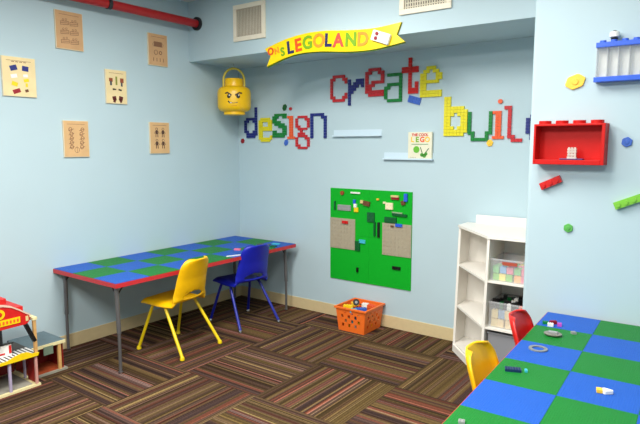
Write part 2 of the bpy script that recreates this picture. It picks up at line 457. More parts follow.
MB().tube([(-.014, -.01, .040), (-.012, -.01, .030), (0, -.01, .0235), (.012, -.01, .032), (.006, -.01, .046), (0, -.01, .054), (0, -.01, .07)], .0028, 8).build('hook', CHROME, t2, smooth=True)

# ------------------------------------------------------------------ wall letters of toy bricks
LET = {
'd': ['.....#', '.....#', '.....#', '.....#', '.#####', '##..##', '#....#', '#....#', '#....#', '##..##', '.#####', '.####.'],
'eY': ['.#####.', '#######', '##...##', '##...##', '#######', '#######', '##.....', '##.....', '##....#', '#######', '.#####.'],
's': ['.######', '###..##', '##.....', '####...', '.#####.', '...####', '.....##', '##...##', '#######', '######.'],
'i': ['###.', '.##.', '.##.', '.##.', '.##.', '.##.', '.##.', '.##.', '####'],
'g': ['.####.', '#...##', '#....#', '#....#', '##...#', '.####.', '..#...', '.###..', '.####.', '#...##', '#....#', '#....#', '##...#', '.####.'],
'n': ['#####.', '#...##', '#....#', '#....#', '#....#', '#....#', '#....#', '#....#', '#....#'],
'c': ['.#####.', '##...##', '#.....#', '#......', '#......', '#......', '#.....#', '##...##', '.#####.'],
'r': ['#..###', '#.####', '####.#', '###...', '##....', '#.....', '#.....', '#.....', '#.....'],
'e': ['.####.', '##..##', '#....#', '#....#', '#.####', '###...', '##....', '######', '.#####'],
'a': ['.#####', '.....#', '.....#', '.#####', '##...#', '#....#', '#....#', '#....#', '.#####'],
't': ['..#..', '..#..', '..#..', '#####', '#####', '..#..', '..#..', '..#..', '..#.#', '..#.#', '..###', '..###'],
'eZ': ['..###..', '.##.##.', '##...##', '##...##', '######.', '##.....', '##.....', '#######', '#######'],
'b': ['##.....', '##.....', '##.....', '######.', '#######', '###.###', '##...##', '##...##', '##...##', '###.###', '#######', '######.'],
'u': ['#.....#', '#.....#', '#.....#', '#.....#', '#.....#', '#.....#', '##...##', '.#...#.', '.#####.'],
'l': ['##...', '.#...', '.#...', '.#...', '.#...', '.#...', '.#...', '.#...', '.##..', '..###'],
}
def letter(key, x0, z1, x1, z0, m_, label, dot=None, dotmat=None):
    rows = LET[key]; nr, nc = len(rows), len(rows[0]); W, H = x1-x0, z1-z0
    cw, ch = W/nc, H/nr
    if dot: t = thing('wall_letter', label, 'letter', (x0, 0, z0), group='toy-brick letters on the back wall')
    mb = MB()
    for r in range(nr):
        for c in range(nc):
            if rows[r][c] != '#': continue
            xa, xb = c*cw, (c+1)*cw; zb, za = H-r*ch, H-(r+1)*ch
            mb.box(xa+.0006, xb-.0006, -.013, 0, za+.0006, zb-.0006)
    if not dot:
        o = mb.build('wall_letter', m_, loc=(x0, 0, z0))
        return tag(o, label, 'letter', 'toy-brick letters on the back wall')
    mb.build('stem', m_, t)
    MB().cyl(dot[2], 0, .013, 12, T((dot[0]-x0, 0, dot[1]-z0)) @ RX(PI/2)).build('dot', dotmat or m_, t)
letter('d', .085, 1.835, .247, 1.551, NAVY, 'navy brick-built letter d that starts the word design')
letter('eY', .269, 1.735, .43, 1.515, LYEL, 'yellow brick-built letter e in the word design')
letter('s', .44, 1.767, .604, 1.553, GREEN, 'green brick-built letter s in the word design')
letter('i', .617, 1.744, .700, 1.539, ORNG, 'orange brick-built letter i in the word design', (.652, 1.806, .014), LRED)
letter('g', .709, 1.741, .865, 1.451, LRED, 'red brick-built letter g in the word design')
letter('n', .876, 1.758, 1.048, 1.545, NAVY, 'navy brick-built letter n that ends the word design')
letter('c', 1.088, 2.061, 1.257, 1.842, LRED, 'red brick-built letter c that starts the word create')
letter('r', 1.267, 2.019, 1.417, 1.808, NAVY, 'navy brick-built letter r in the word create')
letter('e', 1.432, 2.092, 1.605, 1.870, LRED, 'red brick-built letter e in the word create')
letter('a', 1.608, 2.040, 1.765, 1.819, GREEN, 'green brick-built letter a in the word create')
letter('t', 1.761, 2.145, 1.902, 1.874, RED, 'bright red brick-built letter t in the word create')
letter('eZ', 1.918, 2.069, 2.094, 1.842, LYEL, 'yellow brick-built letter e that ends the word create')
letter('b', 2.117, 1.837, 2.298, 1.551, LYEL, 'yellow brick-built letter b that starts the word build')
letter('u', 2.302, 1.722, 2.481, 1.514, GREEN, 'green brick-built letter u in the word build')
letter('i', 2.482, 1.722, 2.565, 1.527, ORNG, 'orange brick-built letter i in the word build', (2.532, 1.786, .016), ORNG)
letter('l', 2.563, 1.754, 2.692, 1.506, LRED, 'crimson brick-built letter l in the word build')
letter('d', 2.712, 1.775, 2.876, 1.519, NAVY, 'navy brick-built letter d cut off by the wall corner')

# ------------------------------------------------------------------ toy bricks
def brick(label, m_, mtx, nx=4, ny=2, p=.008, h=.0096, group=None, name='toy_brick', cat='toy brick', stud=True):
    """a studded brick; frame origin at the middle of its underside"""
    mb = MB(); W, D = nx*p, ny*p
    mb.box(-W/2, W/2, -D/2, D/2, 0, h)
    if stud:
        for i in range(nx):
            for j in range(ny):
                mb.cyl(p*.3, h, h+p*.2, 8, T((-W/2+(i+.5)*p, -D/2+(j+.5)*p, 0)))
    o = mb.build(name, m_); o.matrix_world = mtx
    return tag(o, label, cat, group)

def rounded(label, m_, mtx, r, sx=1.0, group=None):
    mb = MB(); n = 6
    poly = []
    for i in range(n):
        for d in (-.26, -.13, 0, .13, .26):
            a = 2*PI*i/n+d; q = r*(1-.10*abs(d/.26)**2*0 + (.0 if abs(d) < .2 else -.05))
            poly.append((q*sx*math.cos(a), q*math.sin(a)))
    mb.prism(poly, 0, .010).cyl(r*.45, .010, .014, 14)
    o = mb.build('toy_brick', m_, bevel=.002); o.matrix_world = mtx
    return tag(o, label, 'toy brick', group)
g1 = 'loose bricks on the back wall'
rounded('small dark red brick on the wall under the d of design', DRED, on_back(0.056, 1.524, 0, 1.2), 0.022, 1.1, g1)
rounded('small dark green brick on the wall above the s of design', DGREEN, on_back(0.583, 1.82, 0, 1.2), 0.023, 1.35, g1)
rounded('small blue brick on the wall under the i of design', SBLUE, on_back(0.598, 1.508, 0, 1.2), 0.022, 1.35, g1)
brick('blue tilted brick on the wall under the t of create', SBLUE, on_back(1.872, 1.826, 0, -.28), 4, 2, .026, .012, g1)
rounded('small amber brick on the wall under the u of build', GOLD, on_back(2.467, 1.5, 0, 1.2), 0.023, 1.1, g1)
g2 = 'bricks stuck on the right wall'
rounded('yellow six-sided brick on the right wall, left of the blue display case', GOLD, on_back(3.200, 1.800, PY+.0006, .35), .036, 1.35, g2)
brick('red brick tilted on the right wall under the red wall shelf', RED, on_back(3.108, 1.291, PY+.0006, .45), 3, 1, .036, .024, g2)
rounded('small blue six-sided brick on the right wall, right of the red wall shelf', SBLUE, on_back(3.447, 1.50, PY+.0006, .4), .024, 1, g2)
brick('long green brick tilted on the right wall above the near table', LIME, on_back(3.478, 1.217, PY+.0006, .42), 4, 1, .036, .024, g2)
rounded('small green six-sided brick on the right wall below the red wall shelf', mat('sticker_green', (90, 176, 80), .4), on_back(3.203, 1.06, PY+.0006, .5), .023, 1, g2)

# ------------------------------------------------------------------ ledges and book on back wall
ACR = mat('pale_ledge', (202, 222, 234), .4, var=.01)
def ledge(x0, x1, z, label):
    W = x1-x0
    mb = MB().box(0, W, -.03, 0, 0, .003).box(0, W, -.004, 0, .003, .055).box(0, W, -.03, -.027, .003, .012)
    tag(mb.build('wall_ledge', ACR, loc=(x0, 0, z)), label, 'wall ledge', 'pale ledges on the back wall')
ledge(1.121, 1.588, 1.556, 'empty pale blue ledge on the back wall left of the book')
ledge(1.612, 2.04, 1.372, 'pale blue ledge on the back wall with the book on it')
t = thing('picture_book', 'cream book with a colourful cover standing on a pale wall ledge', 'book', (1.835, -.0265, 1.3755), group=None)
BW, BH = .198, .208
MB().box(0, BW, 0, .021, 0, BH).build('cover', mat('book_cream', (226, 224, 200), .5), t, bevel=.002)
text('title_lettering', 'THE COOL', .028, .001, RED, t, T((BW/2, -.0008, BH-.022)) @ RX(PI/2))
for ch, dx, m_ in (('L', -.062, GOLD), ('E', -.022, mat('sign_green', (0, 0, 0))), ('G', .02, o_), ('O', .062, GOLD)):
    text('title_letter', ch, .054, .001, m_, t, T((BW/2+dx, -.0008, BH-.058)) @ RX(PI/2))
MB().box(.03, BW-.03, -.001, 0, BH-.094, BH-.090).build('rule_line', GREEN, t)
MB().cyl(.026, 0, .001, 20, T((.072, 0, .076)) @ RX(PI/2)).build('green_disc', mat('book_green', (100, 180, 50), .5), t)
k = MB()
k.box(-.003, .003, -.001, 0, -.03, .03, T((.115, 0, .066)) @ RY(-.35)).box(-.003, .003, -.001, 0, -.03, .03, T((.155, 0, .062)) @ RY(.7))
k.build('drawn_sticks', DGREEN, t)
k = MB()
for dx, dz, r in ((.118, .036, .014), (.138, .030, .016), (.152, .044, .013)): k.cyl(r, 0, .0012, 12, T((dx, 0, dz)) @ RX(PI/2))
k.build('drawn_plant', mat('book_green2', (70, 150, 50), .5), t)
text('small_print', 'lorem'[:0] or '- - - -', .02, .001, DGREY, t, T((.045, -.0008, .018)) @ RX(PI/2))

# ------------------------------------------------------------------ prints on the left wall
def canvas(y0, y1, z0, z1, paper, label, kind, dx=.013):
    t = thing('wall_print', label, 'print', (0, y0, z0), group='prints on the left wall')
    W, H = y1-y0, z1-z0
    MB().box(0, dx, 0, W, 0, H).build('canvas', CREDGE, t, bevel=.001)
    MB().box(dx, dx+.0012, .004, W-.004, .004, H-.002).build('paper', paper, t)
    F = T((dx+.0012, 0, 0)) @ RZ(PI/2) @ RX(PI/2)          # x right along wall, y up, z out
    d = MB(); dep = .0006
    rnd = random.Random(label)
    def ring(cx, cy, r, th=.003):
        d.tube([F @ Vector((cx+r*math.cos(a), cy+r*math.sin(a)*1.1, 0)) for a in [2*PI*i/14 for i in range(14)]], th/2, 4, True)
    def line(xa, ya, xb, yb, th=.003): d.tube([F @ Vector((xa, ya, 0)), F @ Vector((xb, yb, 0))], th/2, 4)
    line(.03, H-.025, W-.03, H-.025, .003)
    if kind == 'bricks':
        for r in range(3):
            for c in range(2):
                cx, cy = W*(.33+.34*c), H*(.2+.24*r)
                for i in range(3):
                    line(cx-.03, cy-.012+i*.011, cx+.03, cy-.006+i*.011, .0045)
                line(cx-.03, cy-.014, cx-.03, cy+.012); line(cx+.03, cy-.008, cx+.03, cy+.018)
                ring(cx-.01, cy+.022, .006); ring(cx+.012, cy+.026, .006)
    elif kind == 'figures':
        for c in range(2):
            for r in range(2):
                cx, cy = W*(.34+.32*c), H*(.28+.36*r)
                ring(cx, cy+.036, .010, .004)
                d.prism([(cx-.013, cy-.004), (cx+.013, cy-.004), (cx+.010, cy+.026), (cx-.010, cy+.026)], 0, dep, F)
                line(cx-.008, cy-.004, cx-.01, cy-.03, .007); line(cx+.008, cy-.004, cx+.01, cy-.03, .007)
                line(cx-.012, cy+.02, cx-.024, cy, .004); line(cx+.012, cy+.02, cx+.024, cy, .004)
    elif kind == 'tools':
        for c in range(2):
            cx = W*(.3+.42*c)
            for r in range(5):
                cy = H*(.28+.12*r)
                ring(cx+rnd.uniform(-.006, .006), cy, .012, .005); line(cx-.02, cy-.008, cx+.02, cy+.004, .005)
        ring(W*.5, H*.2, .018); line(W*.5, H*.13, W*.5, H*.3, .003)
    elif kind == 'face':
        d.box(-.04, .04, 0, .0005, -.02, .02, T((0, 0, 0)) @ F @ T((W/2, H*.68, 0)) @ RX(PI/2))
        for c in range(3): ring(W*(.3+.2*c), H*.66, .013)
        ring(W*.38, H*.42, .017, .005); ring(W*.62, H*.42, .012, .007)
        for c in range(4): line(W*(.25+.17*c), H*.14, W*(.25+.17*c), H*.25, .006)
    if kind in ('bricks', 'figures', 'tools', 'face'):
        d.build('line_drawing', INK if kind in ('bricks',) else INKD if kind == 'figures' else INK, t)
        return
    d.build('border_line', INK, t)
    def patch(name, m_, items):
        for cx, cy, w_, h_, ro in items:
            MB().box(-w_/2, w_/2, -h_/2, h_, 0, dep*2, F @ T((cx*W, cy*H, 0)) @ RZ(ro)).build(name, m_, t)
    if kind == 'colour_bricks':
        patch('blue_brick_picture', NAVY, [(.34, .70, .046, .022, .3), (.68, .70, .042, .022, -.1)])
        patch('white_brick_picture', WB, [(.34, .50, .04, .016, .2), (.68, .53, .03, .012, .1)])
        patch('yellow_brick_picture', YEL, [(.34, .30, .038, .018, -.3), (.70, .41, .034, .014, .2), (.70, .29, .014, .016, 0)])
        patch('red_brick_picture', DRED, [(.40, .12, .05, .018, .35)])
        patch('brown_brick_picture', BROWN, [(.70, .15, .022, .012, .3)])
        text('title_lettering', 'TOY BRICKS'[:0] or '~ ~ ~ ~', .03, .001, INK, t, F @ T((W/2, H*.88, 0)))
    if kind == 'colour_figures':
        patch('brown_figure_picture', mat('fig_brown', (150, 70, 40), .6), [(.24, .68, .030, .018, 0), (.76, .68, .030, .022, 0)])
        patch('dark_leg_picture', mat('fig_slate', (60, 66, 80), .6), [(.24, .58, .016, .022, 0), (.75, .57, .014, .022, 0)])
        patch('green_figure_picture', mat('fig_olive', (130, 140, 50), .6), [(.50, .64, .014, .042, 0)])
        patch('black_part_picture', BLACK, [(.36, .42, .016, .008, .2), (.66, .41, .028, .008, -.2), (.44, .42, .012, .006, 0)])
        patch('maroon_figure_picture', mat('fig_maroon', (96, 34, 30), .6), [(.38, .15, .032, .018, .2), (.38, .08, .020, .02, -.5), (.68, .15, .034, .02, -.2), (.68, .08, .018, .02, .5)])
canvas(-2.165, -1.945, 1.805, 2.062, PARCH, 'parchment print of coloured toy bricks, furthest left on the wall', 'colour_bricks')
canvas(-1.79, -1.583, 2.157, 2.42, KRAFT, 'tan print of brick outlines just under the red pipe, left one', 'bricks')
canvas(-1.418, -1.235, 1.80, 2.055, PARCH, 'parchment print of small coloured toy figures in the middle of the wall', 'colour_figures')
canvas(-1.772, -1.576, 1.398, 1.660, KRAFT2, 'tan print with two columns of sketches, low above the left end of the table', 'tools')
canvas(-1.022, -.831, 2.128, 2.382, KRAFT, 'tan print nearest the pipe flange, top right of the prints', 'face')
canvas(-1.035, -.838, 1.415, 1.672, KRAFT2, 'tan print of four small figure sketches, lowest right of the prints', 'figures')

# ------------------------------------------------------------------ tables
def table(name, label, loc, rotz, nx, ny, W, L, H=.61):
    """origin on the floor under the far back corner; x across, -y along"""
    t = thing(name, label, 'table', loc, rotz)
    MB().box(.004, W-.004, -L+.004, -.004, H-.030, H-.004).build('tabletop', PARTICLE, t)
    e = MB()
    e.box(0, W, -.004, 0, H-.032, H-.003); e.box(0, W, -L, -L+.004, H-.032, H-.003)
    e.box(0, .004, -L+.004, -.004, H-.032, H-.003); e.box(W-.004, W, -L+.004, -.004, H-.032, H-.003)
    e.build('edge_band', REDBAND, t)
    pw, pl = (W-.006)/nx, (L-.006)/ny
    for j in range(ny):
        for i in range(nx):
            m_ = T_BLUE if (i+j) % 2 == 0 else T_GREEN
            MB().box(-pw/2+.0004, pw/2-.0004, -pl/2+.0004, pl/2-.0004, 0, .0032).build('building_plate', m_, t, loc=(.003+(i+.5)*pw, -.003-(j+.5)*pl, H-.0035))
    for sx in (0, 1):
        for sy in (0, 1):
            x = .060 if sx == 0 else W-.072; y = -.066 if sy == 0 else -L+.055
            if sx and sy: x, y = W-.038, -L+.028
            lx = x + (-.010 if sx == 0 else .010)
            mb = MB().tube([(x, y, H-.032), (lx, y, .27)], .0145, 12).tube([(lx, y, .275), (lx, y, .012)], .0105, 12)
            s1 = 1 if sx == 0 else -1; s2 = -1 if sy == 0 else 1
            lg = mb.build('leg', LEGM, t, smooth=True)
            g = MB()
            g.tube([(x+s1*.008, y, H-.085), (x+s1*.04, y, H-.045), (x+s1*.055, y, H-.032)], .005, 8)
            g.tube([(x, y+s2*.008, H-.085), (x, y+s2*.04, H-.045), (x, y+s2*.055, H-.032)], .005, 8)
            g.build('leg_brace', DARKMET, lg, smooth=True)
            MB().cyl(.016, 0, .014, 14, T((lx, y, 0))).build('glide', CHROME, lg, smooth=True)
    return t
tL = table('activity_table', 'long low table with blue and green checkered plates along the left wall', (.002, -.074, 0), 0, 3, 7, .758, 1.823)
tR = table('activity_table', 'low table with blue and green checkered plates in the near right corner', (3.128, -.893, 0), .038, 3, 7, .768, 1.82)

# ------------------------------------------------------------------ chairs
def chair(label, loc, rotz, ms, mf, cap, sc=1.0):
    """faces local +x, back at -x"""
    t = thing('child_chair', label, 'chair', loc, rotz)
    prof = [(.202, .350), (.207, .362), (.198, .373), (.165, .378), (.115, .376), (.06, .373), (.005, .370), (-.055, .370), (-.103, .373),
            (-.124, .380), (-.138, .395), (-.148, .418), (-.157, .448), (-.168, .49), (-.180, .545), (-.198, .60), (-.211, .64), (-.221, .665), (-.228, .681), (-.232, .688)]
    # resample
    L = [0]
    for a, b in zip(prof, prof[1:]): L.append(L[-1]+math.hypot(b[0]-a[0], b[1]-a[1]))
    tot = L[-1]; NS = 64; NV = 32
    def at(s):
        s = min(max(s, 0), tot)
        for i in range(len(L)-1):
            if s <= L[i+1]: 
                u = (s-L[i])/(L[i+1]-L[i]); return tuple(prof[i][c]+(prof[i+1][c]-prof[i][c])*u for c in (0, 1))
        return prof[-1]
    sb = L[9]                                   # seat / backrest line
    def halfw(s):
        if s < sb:
            w = .182
            if s < .05: w -= .05*(1-math.sqrt(max(0, 1-((.05-s)/.05)**2)))
            return w - .018*max(0, (s-sb*.55)/(sb*.45))
        u = (s-sb)/(tot-sb)
        w = .166 - .032*u
        r = .072
        if tot-s < r: w -= .062*(1-math.sqrt(max(0, 1-((r-(tot-s))/r)**2)))
        return w
    hs, hr_s, hr_t = sb+.036, .042, .098       # hand hole low in the back
    def pos(s, tt):
        x, z = at(s); hw = halfw(s); y = tt*hw
        e = max(0, (abs(tt)-.72)/.28)
        if s < sb: z -= .026*e**2 * min(1, s/.05+.3)
        k = max(0, min(1, (s-sb+.03)/.08))
        x += k*(.030*tt*tt + .014*e**2)
        return Vector((x, y, z))
    def sheet(s0, s1, n, hole):
        bm = bmesh.new(); grid = []
        for i in range(n+1):
            row = []
            for j in range(NV+1):
                s = s0+(s1-s0)*i/n; tt = -1+2*j/NV
                row.append((s, tt))
            grid.append(row)
        # snap vertices near the hole rim on to it
        def inside(s, tt):
            ds = (s-hs)/(hr_s if s > hs else hr_s*.35); dt = tt*halfw(hs)/hr_t
            return math.hypot(ds, dt)
        V = []
        for row in grid:
            vr = []
            for s, tt in row:
                if hole:
                    q = inside(s, tt)
                    if .72 < q < 1.28 and q > 0:
                        s = hs+(s-hs)/q; tt = tt/q
                vr.append(bm.verts.new(pos(s, tt)))
            V.append(vr)
        for i in range(n):
            for j in range(NV):
                if hole:
                    sc_ = s0+(s1-s0)*(i+.5)/n; tc_ = -1+2*(j+.5)/NV
                    if inside(sc_, tc_) < 1.0: continue
                try: bm.faces.new([V[i][j], V[i+1][j], V[i+1][j+1], V[i][j+1]])
                except ValueError: pass
        bmesh.ops.remove_doubles(bm, verts=bm.verts, dist=.0002)
        return bm
    for nm, a, b, n, hole in (('seat', 0, sb, 30, False), ('backrest', sb, tot, 36, True)):
        m_ = MB(); m_.bm.free(); m_.bm = sheet(a, b, n, hole)
        m_.build(nm, ms, t, smooth=True, solid=.009)
    rail = MB()
    for sy in (1, -1):
        rail.tube([(.100, sy*.125, .351), (.05, sy*.125, .352), (-.01, sy*.125, .351)], .0105, 10)
    rail.tube([(.05, -.125, .349), (.05, .125, .349)], .008, 10)
    rail.build('seat_frame', mf, t, smooth=True)
    for sx in (1, -1):
        for sy in (1, -1):
            xt = .080 if sx > 0 else .012
            pts = [(xt-sx*.02, sy*.125, .351), (xt+sx*.004, sy*.134, .350), (xt+sx*.022, sy*.144, .341), (xt+sx*.036, sy*.150, .321), (sx*.214, sy*.196, .02)]
            pts = [tuple(p) for p in pts]
            lg = MB().tube(pts, .0115, 12).build('leg', mf, t, smooth=True)
            MB().lathe([(.008, 0), (.0165, .004), (.0165, .016), (.0125, .026)], 14, T((sx*.215, sy*.197, 0))).build('foot_cap', cap, lg, smooth=True)
    return t
chair('yellow plastic child chair at the long table by the left wall', (.648, -1.310, 0), PI+.10, CH_Y, CH_YF, CH_YF)
chair('blue plastic child chair at the far end of the long table', (.6235, -.602, 0), PI-.172, CH_B, CH_BF, CHROME)
chair('yellow plastic child chair with its back showing over the near right table', (3.294, -1.82, 0), .04, CH_Y, CH_YF, CH_YF)
chair('red plastic child chair between the white bookcase and the near table', (3.288, -1.275, 0), .06, CH_R, CH_RF, CH_RF)

# ------------------------------------------------------------------ small things on the tables
ZT = .6098
def on_table(x, y, ro=0.0, z=ZT): return T((x, y, z)) @ RZ(ro)
gl = 'loose pieces on the long table'; gr = 'loose pieces on the near table'
brick('small pink toy piece on the long table near the blue chair', PINK, on_table(.56, -.606, .5), 4, 2, .014, .012, gl)
brick('small red-brown brick beside the pink piece on the long table', DRED, on_table(.612, -.545, .2), 4, 2, .012, .014, gl)
brick('small lime green brick at the far end of the long table', LIME, on_table(.648, -.37, .1), 4, 2, .014, .014, gl)
brick('dark grey plate at the back right of the long table', DGREY, on_table(.575, -.29, .3), 8, 4, .014, .006, gl)
brick('small light blue plate at the far right corner of the long table', CYAN, on_table(.635, -.20, .3), 6, 3, .012, .006, gl)
brick('dark green plate behind the back of the blue chair', DGREEN, on_table(.70, -.31, .2), 4, 4, .012, .008, gl)
brick('thin white strip near the front edge of the long table', WB, on_table(.715, -.80, 1.2), 12, 1, .011, .005, gl)
brick('cream white brick at the front edge of the long table', WB, on_table(.715, -.655, 1.3), 8, 2, .009, .010, gl)

brick('tiny green brick in the cluster at the back corner of the near table', GREEN, on_table(3.176, -1.112, .4), 3, 2, .009, .012, gr)
brick('tiny dark red brick in the cluster at the back of the near table', DRED, on_table(3.207, -1.093, .7), 4, 2, .008, .016, gr)
brick('tiny white brick in the cluster at the back of the near table', WB, on_table(3.205, -1.135, .2), 3, 2, .009, .014, gr)
brick('tiny pink brick at the right of the cluster on the near table', MAGENTA, on_table(3.240, -1.108, .2), 2, 2, .010, .014, gr)
brick('tiny clear grey stud piece right of the oval plate', GREY, on_table(3.322, -1.19, .6), 2, 2, .010, .010, gr)
t = thing('oval_toy_plate', 'grey oval toy plate near the back of the near table', 'toy piece', (3.250, -1.272, ZT), .1, gr)
MB().lathe([(.024, 0), (.038, .006), (.040, .011), (.036, .013), (.016, .010)], 28, Matrix.Diagonal((1, .8, 1, 1))).build('dish', mat('dish_grey', (128, 126, 118), .4), t, smooth=True)
MB().box(-.02, .02, -.012, .012, .011, .019).build('grey_block', GREY, t)
t = MB()
n = 32
prof = [(.025, 0), (.025, .005), (.039, .005), (.039, 0)]
rings = [[t.bm.verts.new((r*math.cos(2*PI*i/n), r*math.sin(2*PI*i/n), z)) for r, z in prof] for i in range(n)]
for i in range(n):
    A, B = rings[i], rings[(i+1) % n]
    for k in range(4):
        t.bm.faces.new([A[k], A[(k+1) % 4], B[(k+1) % 4], B[k]])
o = t.build('toy_ring', mat('ring_grey', (124, 128, 130), .4), loc=(3.245, -1.493, ZT), smooth=True)
tag(o, 'flat grey ring on the blue plate of the near table', 'toy piece', gr)
brick('flat navy brick on the green plate of the near table', mat('navy_plate', (22, 46, 92), .35), on_table(3.232, -1.793, .38), 6, 3, .010, .010, gr)
brick('tiny pale blue stud at the end of the flat navy brick', CYAN, on_table(3.276, -1.772, .38), 1, 2, .010, .008, gr)
t = thing('toy_piece', 'yellow and white toy piece on the blue plate of the near table', 'toy piece', (3.553, -1.80, ZT), .25, gr)
MB().box(-.022, -.002, -.012, .012, 0, .014).build('yellow_end', GOLD, t, bevel=.002)
MB().prism([(-.002, -.013), (.006, -.018), (.032, -.004), (.032, .004), (.006, .016), (-.002, .013)], 0, .014).build('white_end', WB, t, bevel=.002)
brick('single grey stud piece at the near left edge of the near table', GREY, on_table(3.233, -2.306, .3), 2, 2, .010, .007, gr)
brick('tiny pale stud at the lower right of the near table', mat('pale_green', (160, 220, 150), .3), on_table(3.70, -2.03, .3), 1, 1, .010, .007, gr)

# ------------------------------------------------------------------ green building board on the wall
GX0, GX1, GZ0, GZ1 = 1.092, 1.871, .336, 1.122
t = thing('building_board', 'large green building board of four plates on the back wall', 'building board', (GX0, -.001, GZ0))
W2, H2 = (GX1-GX0)/2, (GZ1-GZ0)/2
for i in range(2):
    for j in range(2):
        MB().box(i*W2+.0004, (i+1)*W2-.0004, -.008, 0, j*H2+.0004, (j+1)*H2-.0004).build('green_plate', B_GREEN, t)
gb = 'pieces stuck on the green building board'
YB = -.009
def stuck(label, m_, x0, x1, z0, z1, h=.012, ro=0.0, name='toy_brick', cat='toy brick', p=None, y=YB, stud=True):
    W, H = x1-x0, z1-z0; p = p or max(.008, min(W, H)/2)
    nx, ny = max(1, round(W/p)), max(1, round(H/p))
    mb = MB().box(-W/2, W/2, -H/2, H/2, 0, h)
    if stud:
        for i in range(nx):
            for j in range(ny):
                mb.cyl(min(W/nx, H/ny)*.3, h, h+.003, 8, T((-W/2+(i+.5)*W/nx, -H/2+(j+.5)*H/ny, 0)))
    o = mb.build(name, m_); o.matrix_world = on_back((x0+x1)/2, (z0+z1)/2, y, ro)
    return tag(o, label, cat, gb)
pl = dict(name='building_plate', cat='building plate', p=.032, h=.006)
stuck('square tan plate on the left half of the green board', B_TAN, 1.094, 1.348, .607, .868, **pl)
stuck('square tan plate on the right half of the green board', B_TAN, 1.611, 1.870, .602, .863, **pl)
o = MB().cyl(.018, 0, .012, 14).build('toy_brick', mat('rust_piece', (150, 66, 28), .4)); o.matrix_world = on_back(1.217, 1.084, YB)
tag(o, 'round rust-brown piece at the top left of the green board', 'toy brick', gb)
stuck('thin white strip at the top of the green board', WB, 1.305, 1.395, 1.085, 1.098)
stuck('thin upright dark green strip at the left of the green board', DGREEN, 1.136, 1.148, .936, 1.012)
stuck('flat grey plate near the top left of the green board', GREY, 1.172, 1.304, .936, .984, .008)
stuck('small blue brick above white and yellow ones on the green board', BLUE, 1.330, 1.352, 1.0, 1.034)
stuck('small white brick between a blue and a yellow one on the green board', WB, 1.338, 1.364, .970, 1.0, .016)
stuck('small yellow brick under the white one on the green board', YEL, 1.340, 1.378, .932, .970)
stuck('small cream brick left of a brown one on the green board', TANB, 1.402, 1.428, 1.008, 1.034, .016)
stuck('brown piece right of a cream brick on the green board', BROWN, 1.430, 1.492, .990, 1.028, .016, -.15)
stuck('tiny gold stud near the top middle of the green board', GOLD, 1.556, 1.576, 1.042, 1.056)
stuck('thin tan bar near the top right of the green board', TANB, 1.686, 1.756, 1.074, 1.090)
stuck('thin brown bar under the tan bar on the green board', DRED, 1.690, 1.758, 1.056, 1.072)
stuck('upright blue brick at the top right edge of the green board', BLUE, 1.806, 1.834, 1.046, 1.108, .018)
stuck('small brown brick below the blue one at the right edge of the green board', BROWN, 1.780, 1.812, 1.018, 1.052, .016, .3)
stuck('cream square brick near the top right of the green board', mat('cream_brick', (238, 226, 190), .4), 1.640, 1.706, .974, 1.028, .014)
stuck('small cream nub at the corner of the cream square brick', mat('cream_brick', (0, 0, 0)), 1.616, 1.638, 1.018, 1.034, .010)
stuck('long dark green bar at the right of the green board', DGREEN, 1.700, 1.832, .926, .946, .014, -.04)
stuck('thin pale green strip above the long dark green bar', mat('pale_grey_green', (150, 176, 140), .4), 1.698, 1.790, .947, .957, .010, -.04)
stuck('dark green square plate in the middle of the green board', DGREEN, 1.466, 1.536, .858, .938, .010)
stuck('dark green brick above the right tan plate', DGREEN, 1.632, 1.740, .868, .912, .014)
stuck('upright black bar in the middle of the green board', BLACK, 1.566, 1.586, .738, .862)
stuck('upright dark green bar left of the black bar', DGREEN, 1.530, 1.546, .746, .862)
stuck('small red brick on the top of the left tan plate', RED, 1.222, 1.280, .826, .850, .012, y=YB-.006)
stuck('small blue brick on the top of the right tan plate', BLUE, 1.734, 1.794, .842, .866, .012, y=YB-.006)
stuck('tiny brown stud left of the blue brick on the right tan plate', BROWN, 1.690, 1.716, .836, .848, .010, y=YB-.006)
stuck('small cyan brick below the middle of the green board', CYAN, 1.392, 1.450, .674, .704, .012)
stuck('dark green brick at the lower right corner of the left tan plate', DGREEN, 1.351, 1.398, .606, .688, .012)
stuck('tiny black stud low on the green board', BLACK, 1.366, 1.384, .424, .462, .012)
stuck('small black bar low at the right of the green board', BLACK, 1.708, 1.780, .494, .518, .012)

# ------------------------------------------------------------------ orange basket with toys
t = thing('toy_basket', 'orange plastic basket with holes on the floor under the green board', 'basket', (1.497, -.165, 0))
def basket_side(w0, w1, hgt, th=.004):
    """a flat trapezoid panel with a field of diamond holes; local x across, y up, z out"""
    NX, NY = 25, 21
    bm = bmesh.new(); V = []
    for j in range(NY+1):
        row = []
        for i in range(NX+1):
            u = i/NX; v = j/NY
            w = w0+(w1-w0)*v
            row.append(bm.verts.new(((u-.5)*w, v*hgt, 0)))
        V.append(row)
    for j in range(NY):
        for i in range(NX):
            hole = 3 <= i < NX-3 and 3 <= j < NY-4 and (i % 3 != 0) and (j % 4 not in (3,)) and not (NX//2-1 <= i <= NX//2+1 and False)
            ii, jj = i//3, j//4
            if hole and (ii+jj) % 2 == 0 and (j % 4 in (0, 1, 2)): continue
            bm.faces.new([V[j][i], V[j][i+1], V[j+1][i+1], V[j+1][i]])
    m_ = MB(); m_.bm.free(); m_.bm = bm
    return m_
hb = .192; bx0, by0, bx1, by1 = .118, .126, .138, .142
